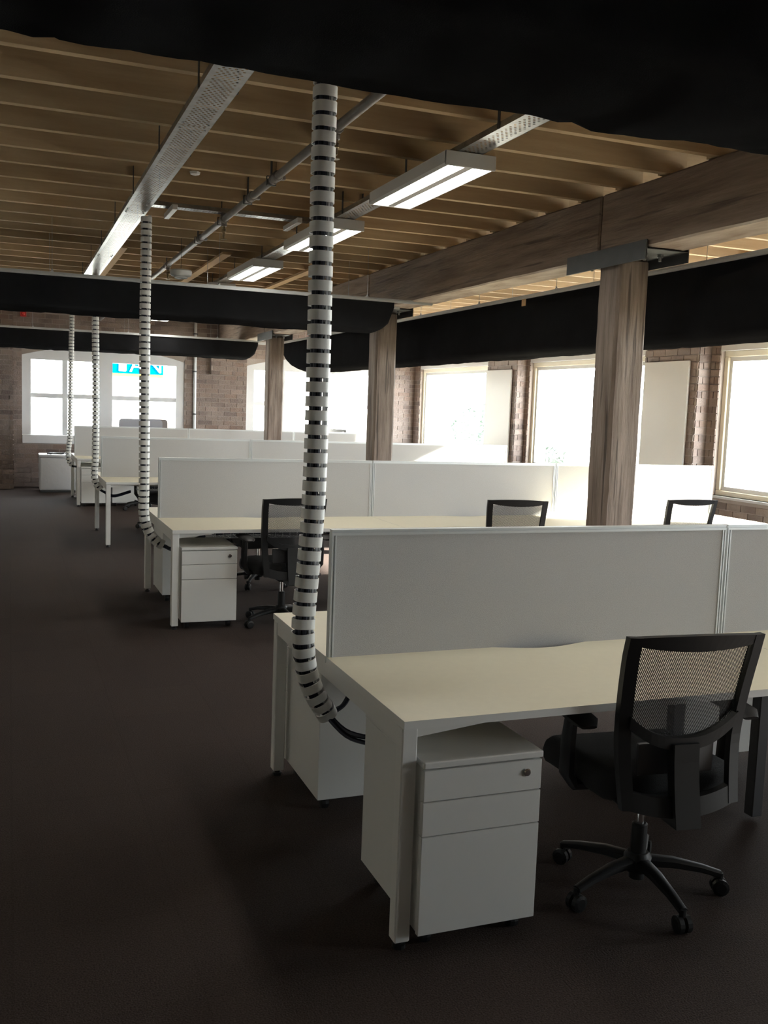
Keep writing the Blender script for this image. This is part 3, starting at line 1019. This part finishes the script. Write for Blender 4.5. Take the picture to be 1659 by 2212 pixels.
def make_chair():
    t = thing('office_chair', 'x', 'chair', group='black mesh back office chairs')
    # --- back frame
    bm = nb()
    vs = [.40 + (.968 - .40) * i / 18 for i in range(19)]
    for s in (-1, 1):
        A = [(s * (hw(v) - 0), v) for v in vs]
        ribbon(bm, A, [(s * (hw(v) - .040), v) for v in vs], .028)
    us = [-.195 + .39 * i / 16 for i in range(17)]
    ribbon(bm, [(u * 1.21, .976 - .010 * (u / .195) ** 2 - (.006 if abs(u) > .19 else 0)) for u in us], [(u, .936 - .014 * (1 - (u / .195) ** 2)) for u in us], .026)
    mid = lambda u: .628 + .075 * (abs(u) / .195) ** 2.4
    ribbon(bm, [(u, mid(u)) for u in us], [(u, mid(u) - .040) for u in us], .034)
    ribbon(bm, [(-.045 + .09 * 0, v) for v in (.61, .55, .50, .44, .40, .345)], [(.045, v) for v in (.61, .55, .50, .44, .40, .345)], .04, -.004)
    bot = lambda u: .462 - .03 * (1 - (u / .195) ** 2)
    ribbon(bm, [(u, bot(u)) for u in us], [(u, bot(u) - .060) for u in us], .026)
    obj('back_frame', bm, 'black', t)
    # --- mesh panel
    bm = nb(); n = 16; m_ = 12; g = []
    for j in range(m_ + 1):
        row = []
        for i in range(n + 1):
            u = -.196 + .392 * i / n
            lo, hi = mid(u) - .02, .93
            row.append(bm.verts.new(back_s(u, lo + (hi - lo) * j / m_, -.010)))
        g.append(row)
    for a, b in zip(g, g[1:]):
        for i in range(n):
            bm.faces.new((a[i], a[i + 1], b[i + 1], b[i]))
    obj('mesh_panel', bm, 'cmesh', t, smooth=True)
    # --- lumbar pad
    bm = nb(); box(bm, -.14, .14, -.19, -.168, .49, .60, .009, 2); obj('lumbar_pad', bm, 'charcoal', t, smooth=True)
    # --- seat
    bm = nb(); box(bm, -.26, .26, -.175, .29, .395, .505, .045, 4)
    for v in bm.verts:
        v.co.z -= .03 * max(0, (v.co.y - .12) / .15) ** 2
        v.co.x *= 1 - .08 * max(0, -v.co.y / .22)
    obj('seat', bm, 'blackfab', t, smooth=True)
    bm = nb(); box(bm, -.20, .20, -.18, .20, .392, .418, .01); box(bm, -.075, .075, -.15, .10, .345, .394, .01); box(bm, -.04, .04, -.27, -.12, .335, .375, .008); obj('seat_mechanism', bm, 'black', t)
    for pts, nm in (([(.07, .02, .37), (.20, .02, .365), (.27, .02, .36), (.31, .0, .362)], 'lever'), ([(.07, -.08, .37), (.18, -.08, .36), (.25, -.09, .355)], 'lever')):
        bm = nb(); sweep(bm, pts, [.006] * (len(pts) - 1) + [.011], 8); obj(nm, bm, 'charcoal', t, smooth=True)
    # --- arms
    for s in (-1, 1):
        bm = nb()
        sweep(bm, [(s * .16, -.01, .402), (s * .27, -.01, .405), (s * .30, -.015, .45), (s * .302, -.02, .56), (s * .295, -.02, .645)], [.018, .018, .02, .02, .017], 8, ry=[.03, .03, .032, .03, .026], sup=.7)
        a = obj('arm', bm, 'black', t, smooth=True)
        bm = nb()
        sweep(bm, [(s * .30, -.155, .650), (s * .30, -.12, .662), (s * .298, 0, .668), (s * .290, .09, .664), (s * .283, .12, .652)], [.006, .016, .017, .016, .006], 12, ry=[.028, .048, .052, .047, .024], sup=.8)
        obj('arm_pad', bm, 'black', a, smooth=True)
    # --- gas lift and base
    bm = nb(); lathe(bm, [(.027, .045), (.027, .24), (.022, .245)], 16); obj('lift_sleeve', bm, 'black', t, smooth=True)
    bm = nb(); lathe(bm, [(.014, .24), (.014, .35)], 14); obj('gas_lift', bm, 'chrome', t, smooth=True)
    bm = nb(); lathe(bm, [(.045, .075), (.05, .085), (.048, .125), (.036, .14)], 18); obj('base_hub', bm, 'black', t, smooth=True)
    for k in range(5):
        a = -PI / 2 + k * 2 * PI / 5
        c, s = math.cos(a), math.sin(a)
        bm = nb(); sweep(bm, [(c * .03, s * .03, .108), (c * .12, s * .12, .106), (c * .22, s * .22, .090), (c * .288, s * .288, .072)], [.020, .018, .014, .012], 8, ry=[.030, .024, .018, .016], sup=.75)
        obj('base_leg', bm, 'black', t, smooth=True)
        bm = nb()
        q = Vector((-s, c, 0)); ce = Vector((c * .288, s * .288, .029))
        for e in (-1, 1):
            n = 14; R = []
            for (rr, h) in ((.012, e * .004), (.029, e * .006), (.029, e * .022), (.018, e * .025)):
                R.append([bm.verts.new(ce + q * h + (Vector((c, s, 0)) * math.cos(2 * PI * j / n) + Vector((0, 0, 1)) * math.sin(2 * PI * j / n)) * rr) for j in range(n)])
            for x, y in zip(R, R[1:]):
                for j in range(n): bm.faces.new((x[j], x[(j + 1) % n], y[(j + 1) % n], y[j]))
            bm.faces.new(R[0]); bm.faces.new(R[-1])
        sweep(bm, [ce + Vector((0, 0, .0)), ce + Vector((0, 0, .048))], .011, 8)
        obj('caster', bm, 'black', t)
    return t


ch0 = make_chair()
CH = [(2.035, 2.665, -.10, 'black mesh back office chair pulled up to the front bench'),
      (1.90, 6.93, .06, 'black mesh back office chair beside the drawer pedestal of the third bench'),
      (3.72, 6.80, -.22, 'black mesh back office chair at the third bench, middle of three'),
      (5.36, 6.84, -.05, 'black mesh back office chair at the third bench, closest to the windows'),
      (2.10, 8.50, PI + .1, 'black office chair at the third bench, on its side towards the brick wall'),
      (1.92, 10.95, .05, 'black office chair at the pedestal-free bench, on its side towards the front bench'),
      (1.78, 12.42, PI - .2, 'black office chair at the pedestal-free bench, on its side towards the brick wall'),
      (1.85, 14.72, .1, 'black office chair at the bench nearest the brick wall'),
      (5.68, 17.05, PI, 'tall black chair peeping over the farthest screen by the window')]
for i, (x, y, rz, lb) in enumerate(CH):
    c = ch0 if i == 0 else dup(ch0)
    c.location = (x, y, 0); c.rotation_euler = (0, 0, rz); c['label'] = lb
    if i == 8:
        c.scale = (1, 1, 1.25)


# ================================================================== CABLE SPINES
def catmull(P, step):
    P = [Vector(p) for p in P]
    Q = [P[0] * 2 - P[1]] + P + [P[-1] * 2 - P[-2]]
    out = []
    for i in range(1, len(Q) - 2):
        a, b, c, d = Q[i - 1:i + 3]
        for j in range(24):
            s = j / 24
            out.append(.5 * ((2 * b) + (c - a) * s + (2 * a - 5 * b + 4 * c - d) * s * s + (3 * b - a - 3 * c + d) * s ** 3))
    out.append(P[-1])
    res = [(out[0], (out[1] - out[0]).normalized())]
    acc = 0
    for a, b in zip(out, out[1:]):
        L_ = (b - a).length
        pos = 0
        while acc + L_ - pos >= step:
            pos += step - acc
            acc = 0
            res.append((a.lerp(b, pos / L_), (b - a).normalized()))
        acc += L_ - pos
    return res, out


def ring_mesh():
    bm = nb()
    n = 24
    R = []
    for (r, h) in ((.0395, -.0175), (.0395, .0175), (.0365, .0175), (.0365, -.0175)):
        ring = []
        for j in range(n):
            c, s = math.cos(2 * PI * j / n), math.sin(2 * PI * j / n)
            c = math.copysign(abs(c) ** .72, c); s = math.copysign(abs(s) ** .72, s)
            ring.append(bm.verts.new((c * r, s * r, h)))
        R.append(ring)
    for k in range(4):
        a, b = R[k], R[(k + 1) % 4]
        for j in range(n):
            bm.faces.new((a[j], a[(j + 1) % n], b[(j + 1) % n], b[j]))
    bmesh.ops.recalc_face_normals(bm, faces=bm.faces[:])
    me = bpy.data.meshes.new('vertebra'); bm.to_mesh(me); bm.free()
    me.materials.append(M['white']); me.shade_smooth(); me.set_sharp_from_angle(angle=math.radians(40))
    bm = nb()
    box(bm, .012, .020, -.03, -.022, .0165, .0315); box(bm, .026, .033, -.018, -.006, .0165, .0315); box(bm, .026, .033, .006, .018, .0165, .0315)
    m2 = bpy.data.meshes.new('link'); bm.to_mesh(m2); bm.free(); m2.materials.append(M['clear'])
    return me, m2


RING, LINK = ring_mesh()


def spine(label, pts, tails):
    t = thing('cable_spine', label, 'cable spine', (0, 0, 0), 0, 'white vertebrae cable spines dropping to the benches')
    st, poly = catmull(pts, .0485)
    for k, (p, d) in enumerate(st):
        z = -d
        x = (Vector((1, 0, 0)) - z * z.x).normalized()
        y = z.cross(x)
        mt = Matrix(((x.x, y.x, z.x, p.x), (x.y, y.y, z.y, p.y), (x.z, y.z, z.z, p.z), (0, 0, 0, 1)))
        o = link('vertebra', RING, parent=t); o.matrix_local = mt
        l = link('link', LINK, parent=o)
    ds = poly[::6] + [poly[-1]]
    for j, (ox, oy) in enumerate(((-.014, -.012), (-.018, .012), (.002, .006), (.0, -.02), (-.004, .022))):
        bm = nb()
        q = [p + Vector((ox, oy, 0)) for p in ds]
        if tails:
            e = poly[-1]
            T = tails[j % len(tails)]
            q = q[:-1] + [e + Vector((ox * .6, oy, oy * .3))] + [Vector(v) + Vector((0, oy, ox)) for v in T]
        q2, q3 = catmull(q, .05)
        sweep(bm, q3[::4] + [q3[-1]], .009 if not tails else .0085, 6)
        obj('inner_cable', bm, 'cable', t, smooth=True)
    return t


spine('white ribbed cable spine hanging down to the front bench end',
      [(.984, 3.2, 2.965), (.984, 3.2, 2.705), (.984, 3.2, 2.377), (.987, 3.2, 1.917), (.987, 3.2, 1.523), (.983, 3.2, 1.282), (.972, 3.2, 1.087), (.961, 3.2, .923), (.960, 3.2, .823), (.978, 3.22, .716), (1.014, 3.24, .623), (1.078, 3.28, .525)],
      [[(1.15, 3.20, .46), (1.28, 3.12, .47), (1.43, 3.15, .59)], [(1.16, 3.34, .53), (1.25, 3.38, .60), (1.42, 3.27, .62)]])
spine('white ribbed cable spine hanging down to the third bench from the brick wall',
      [(.953, 7.5, 2.965), (.952, 7.5, 2.6), (.949, 7.5, 2.202), (.952, 7.5, 1.512), (.954, 7.5, .984), (.956, 7.5, .771), (.988, 7.5, .645), (1.049, 7.5, .562), (1.119, 7.5, .517)],
      [[(1.19, 7.49, .50), (1.30, 7.47, .56), (1.42, 7.48, .60)]])
spine('white ribbed cable spine hanging down to the bench with no end pedestal',
      [(.915, 11.55, 2.965), (.913, 11.55, 2.522), (.921, 11.55, 1.689), (.919, 11.55, 1.001), (.909, 11.55, .788), (.925, 11.55, .67), (.985, 11.55, .58)],
      [[(1.05, 11.55, .55), (1.14, 11.56, .52), (1.32, 11.58, .57)]])
spine('white ribbed cable spine hanging down to the bench nearest the brick wall',
      [(.90, 15.75, 2.965), (.897, 15.75, 2.82), (.885, 15.75, 1.834), (.876, 15.75, 1.122), (.85, 15.75, .80), (.856, 15.75, .665), (.925, 15.75, .565)],
      [[(1.04, 15.76, .57), (1.14, 15.78, .57), (1.28, 15.8, .59)]])

# ================================================================== SMALL THINGS BY THE WALLS
for i, (y0, y1, lb) in enumerate(((9.57, 10.44, 'tall white panel on the brick pier farther from the far brick wall'), (13.98, 14.86, 'tall white panel on the brick pier closer to the far brick wall'))):
    t = thing('wall_panel', lb, 'panel', (PX, (y0 + y1) / 2, 0), group='white panels on the brick piers')
    h = (y1 - y0) / 2
    bm = nb(); box(bm, -.048, -.020, -h, h, .62, 2.34, .003); obj('board_face', bm, 'board', t)
    bm = nb()
    for y in (-h + .1, h - .13): box(bm, -.0198, -.0005, y, y + .03, .62, 2.33)
    obj('mounting_batten', bm, 'batten', t)

t = thing('wall_conduit', 'grey vertical conduit pipe clipped to the far brick wall', 'conduit', (3.272, FAR_Y - .035, 0))
bm = nb(); sweep(bm, [(0, 0, .02), (0, 0, CEIL_Z - .01)], .028, 12); obj('tube', bm, 'alu', t, smooth=True)
for z in (.5, 1.4, 2.2, 2.9):
    bm = nb(); lathe(bm, [(.031, z - .012), (.031, z + .012)], 12); box(bm, -.05, .05, .022, .034, z - .012, z + .012); obj('clip', bm, 'gsteel', t)
t = thing('alarm_box', 'small red alarm box high on the far brick wall', 'alarm', (.235, FAR_Y - .001, 3.07))
bm = nb(); box(bm, -.05, .05, -.055, 0, -.05, .05, .008, 2); obj('case', bm, 'red', t)
bm = nb(); lathe(bm, [(.02, -.068), (.028, -.062), (.03, -.0555)], 14, (0, 0, 0), 'y'); obj('lens', bm, 'red', t)

t = thing('white_chest', 'white wrapped chest standing on the floor below the far window', 'chest', (.80, 17.72, 0))
bm = nb(); box(bm, -.33, .33, -.30, .25, .03, .60, .035, 3)
for v in bm.verts: v.co += noise.noise_vector(v.co * 4) * .008
obj('body', bm, 'card', t, smooth=True)
bm = nb(); box(bm, -.31, .31, -.285, .24, .0, .034, .004); obj('plinth', bm, 'charcoal', t)
bm = nb(); box(bm, -.335, .335, -.305, .255, .598, .645, .015, 2); obj('lid', bm, 'card', t, smooth=True)
bm = nb()
sweep(bm, [(.70 + .16 * math.cos(a * .9) * (1 - a * .03) + .05, 17.62 + .09 * math.sin(a * 1.7), .662 + .006 * math.sin(a * 3)) for a in [i * .35 for i in range(34)]], .010, 6)
tag(obj('cord_coil', bm, 'black', smooth=True), 'tangle of black cord lying on the white chest', 'cord')

for i, (x, wd, y, z, m_, lb) in enumerate(((2.135, .74, 17.30, 1.30, 'grey', 'light grey rounded screen standing before the far window'), (2.36, .54, 17.52, 1.302, 'taupe', 'brownish rounded screen half hidden behind the light grey one'))):
    t = thing('pinboard_screen', lb, 'screen', (x, y, 0), group='rounded standing screens by the far window')
    R_ = .06; h = wd / 2
    poly = [(-h, .35), (h, .35)] + [(h - R_ + R_ * math.cos(a), z - R_ + R_ * math.sin(a)) for a in [PI / 2 * j / 6 for j in range(7)]] + [(-h + R_ - R_ * math.sin(a), z - R_ + R_ * math.cos(a)) for a in [PI / 2 * j / 6 for j in range(7)]]
    bm = nb(); prism(bm, poly, -.018, .018, 'y'); obj('board', bm, m_, t)
    for s in (-1, 1):
        bm = nb(); box(bm, s * h * .7 - .015, s * h * .7 + .015, -.015, .015, .03, .349); box(bm, s * h * .7 - .02, s * h * .7 + .02, -.17, .17, 0, .03); obj('foot', bm, 'charcoal', t)

# ================================================================== OUTSIDE
bm = nb(); box(bm, -60, 90, -50, 110, -4.3, -4.0)
tag(obj('street_ground', bm, 'ground'), 'pale sunlit paving outside the windows', 'ground', kind='structure')
t = thing('street_building', 'pale building with a blue sign across the street, seen through the far window', 'building', (0, 30, 0))
bm = nb(); box(bm, -9, 14, .12, 8, -4, 5.2); obj('facade', bm, 'render', t)
sg = nb(); box(sg, 2.55, 4.36, .02, .12, 2.40, 3.05); sg = obj('sign_board', sg, 'signblue', t)
bm = nb(); box(bm, 2.55, 4.36, .03, .12, 2.31, 2.395); obj('sign_stripe', bm, 'signyellow', sg)


def letters(txt, x, z, size, parent):
    cu = bpy.data.curves.new('lettering', 'FONT')
    cu.body = txt; cu.size = size; cu.extrude = .01; cu.resolution_u = 3
    o = bpy.data.objects.new('lettering_tmp', cu); COL.objects.link(o)
    bpy.context.view_layer.update()
    me = bpy.data.meshes.new_from_object(o.evaluated_get(bpy.context.evaluated_depsgraph_get()))
    bpy.data.objects.remove(o)
    me.materials.clear()
    return link('lettering', me, 'wpaint', parent, loc=(x, .008, z), rot=(PI / 2, 0, 0))


letters('A', 3.36, 2.455, .62, sg)
letters('N', 3.85, 2.455, .62, sg)
bm = nb(); box(bm, 3.05, 3.27, .0, .0195, 2.46, 2.95, .02); obj('sign_emblem', bm, 'wpaint', sg)

for i, (x, y, z, s, lb) in enumerate(((20, 39.4, .5, 1.5, 'distant green tree seen through the window nearest the far corner'), (17.5, 29.5, -.4, 1.0, 'small distant bush seen through the middle window'))):
    t = thing('street_tree', lb, 'tree', (x, y, -4))
    bm = nb(); sweep(bm, [(0, 0, 0), (.1, 0, 2), (0, .1, z + 3.7)], [.16, .12, .05], 8); obj('trunk', bm, 'bark', t)
    bm = nb()
    for k in range(900):
        d = Vector((random.gauss(0, 1), random.gauss(0, 1), random.gauss(0, .8))).normalized() * s * random.uniform(.35, 1) ** .6
        c = Vector((0, 0, z + 4)) + d
        a = Vector((random.uniform(-1, 1), random.uniform(-1, 1), random.uniform(-1, 1))).normalized() * .12
        b = a.cross(Vector((random.uniform(-1, 1), random.uniform(-1, 1), random.uniform(-1, 1)))).normalized() * .06
        bm.faces.new([bm.verts.new(c - a), bm.verts.new(c + b), bm.verts.new(c + a), bm.verts.new(c - b)])
    tag(obj('foliage', bm, 'leaf', t), kind='stuff')

# ================================================================== BRICKS (the 300 best seen of each wall singly, the rest joined)
BH, BL, PITCH_V, PITCH_H = .076, .230, .086, .240
ub = nb(); box(ub, -.5, .5, -.5, .5, -.5, .5)
UNIT = bpy.data.meshes.new('brick'); ub.to_mesh(UNIT); ub.free(); UNIT.materials.append(M['brick'])


def lay(o, du, nrm, u0, u1, z0, z1, holes=()):
    """bricks on a vertical face: o origin xy, du unit xy along, nrm outward xy"""
    out = []
    row = int(z0 / PITCH_V)
    while row * PITCH_V < z1:
        za, zb = max(z0, row * PITCH_V + .005), min(z1, row * PITCH_V + .005 + BH)
        if zb - za > .02:
            k = int(math.floor(u0 / PITCH_H)) - 1
            while k * PITCH_H < u1 + .3:
                a = k * PITCH_H + (PITCH_H / 2 if row % 2 else 0) + .005
                segs = [(max(a, u0), min(a + BL, u1), za, zb)]
                for h in holes:
                    ns = []
                    for s in segs:
                        if s[3] <= h[2] or s[2] >= h[3] or s[1] <= h[0] or s[0] >= h[1]:
                            ns.append(s); continue
                        if s[2] >= h[2] - .03 and s[3] <= h[3] + .03 or True:
                            if s[0] < h[0]: ns.append((s[0], h[0] - .004, s[2], s[3]))
                            if s[1] > h[1]: ns.append((h[1] + .004, s[1], s[2], s[3]))
                    segs = ns
                for s in segs:
                    if s[1] - s[0] > .035:
                        dep = .012 + random.uniform(-.003, .004)
                        cu, cz = (s[0] + s[1]) / 2, (s[2] + s[3]) / 2
                        c = Vector((o[0] + du[0] * cu + nrm[0] * (dep / 2 - .004), o[1] + du[1] * cu + nrm[1] * (dep / 2 - .004), cz))
                        lu, lz, ld = s[1] - s[0], s[3] - s[2], dep + .008
                        size = (abs(du[0]) * lu + abs(nrm[0]) * ld, abs(du[1]) * lu + abs(nrm[1]) * ld, lz)
                        out.append((c, size, Vector((nrm[0], nrm[1], 0))))
                k += 1
        row += 1
    return out


CAMP = Vector((0, 0, EYE))


def in_view(c):
    d = c - CAMP
    z = d.dot(_f)
    if z < .1: return None
    x, y = F_PX * d.dot(CR) / z + 829.5, -F_PX * d.dot(CU) / z + 1106
    return z if (-10 < x < 1669 and -10 < y < 2222) else None


def place_bricks(wall, bricks, dg):
    seen, rest = [], []
    for b in bricks:
        z = in_view(b[0])
        ok = False
        if z is not None and (b[0] - CAMP).dot(b[2]) < 0:
            p = b[0] + b[2] * .03
            d = p - CAMP
            hit = SC.ray_cast(dg, CAMP, d.normalized(), distance=d.length - .01)
            ok = not hit[0] or (hit[4] is not None and hit[4].name.startswith('pane'))
        (seen if ok else rest).append((z or 99, b))
    seen.sort(key=lambda q: q[0])
    for z, (c, s, n) in seen[:300]:
        o = link('brick', UNIT, parent=wall, loc=c)
        o.scale = s
    rest = seen[300:] + rest
    bm = nb()
    for z, (c, s, n) in rest:
        box(bm, c.x - s[0] / 2, c.x + s[0] / 2, c.y - s[1] / 2, c.y + s[1] / 2, c.z - s[2] / 2, c.z + s[2] / 2)
    o = obj('brickwork', bm, 'brick', wall)
    o['kind'] = 'stuff'
    return len(seen)


bpy.context.view_layer.update()
dg = bpy.context.evaluated_depsgraph_get()
# far wall: main face, pier face and return, beam pad
fh = []
for x0, x1 in FW:
    fh.append((x0, x1, FZ0, SPR))
    A = arch(x0, x1)
    for p, q in zip(A, A[1:]): fh.append((p[0], q[0], SPR, max(p[1], q[1])))
fh.append((BX0 - .01, BX1 + .01, BZ0, CEIL_Z)); fh.append((3.55, 4.03, 2.15, 2.71)); fh.append((-1.01, .06, 0, CEIL_Z))
fb = lay((0, FAR_Y), (1, 0), (0, -1), LEFT_X, RIGHT_X - .01, 0.0, CEIL_Z - .26, fh)
fb += lay((0, 18.05), (1, 0), (0, -1), -1.0, .055, 0, CEIL_Z - .26)
fb += lay((.055, 0), (0, 1), (1, 0), 18.05, FAR_Y - .02, 0, CEIL_Z - .26)
fb += lay((0, 18.38), (1, 0), (0, -1), 3.56, 4.02, 2.16, 2.69)
n1 = place_bricks(wall_far, fb, dg)
rh = [(a, b, RZ0 - .035, 2.53) for a, b in RW] + [(a - .012, b + .012, 0, CEIL_Z) for a, b in PIERS]
rb = lay((RIGHT_X, 0), (0, 1), (-1, 0), BACK_Y, FAR_Y - .02, 0, CEIL_Z - .26, rh)
for a, b in PIERS:
    ph = [(y0, y1, .60, 2.35) for y0, y1 in ((9.57, 10.44), (13.98, 14.86))] if 9 < a < 15 else []
    rb += lay((PX, 0), (0, 1), (-1, 0), a, b, 0, CEIL_Z - .26, [])
    rb += lay((0, a), (1, 0), (0, -1), PX, RIGHT_X, 0, CEIL_Z - .26)
    rb += lay((0, b), (1, 0), (0, 1), PX, RIGHT_X, 0, CEIL_Z - .26)
n2 = place_bricks(wall_right, rb, dg)
print('bricks seen', n1, n2)
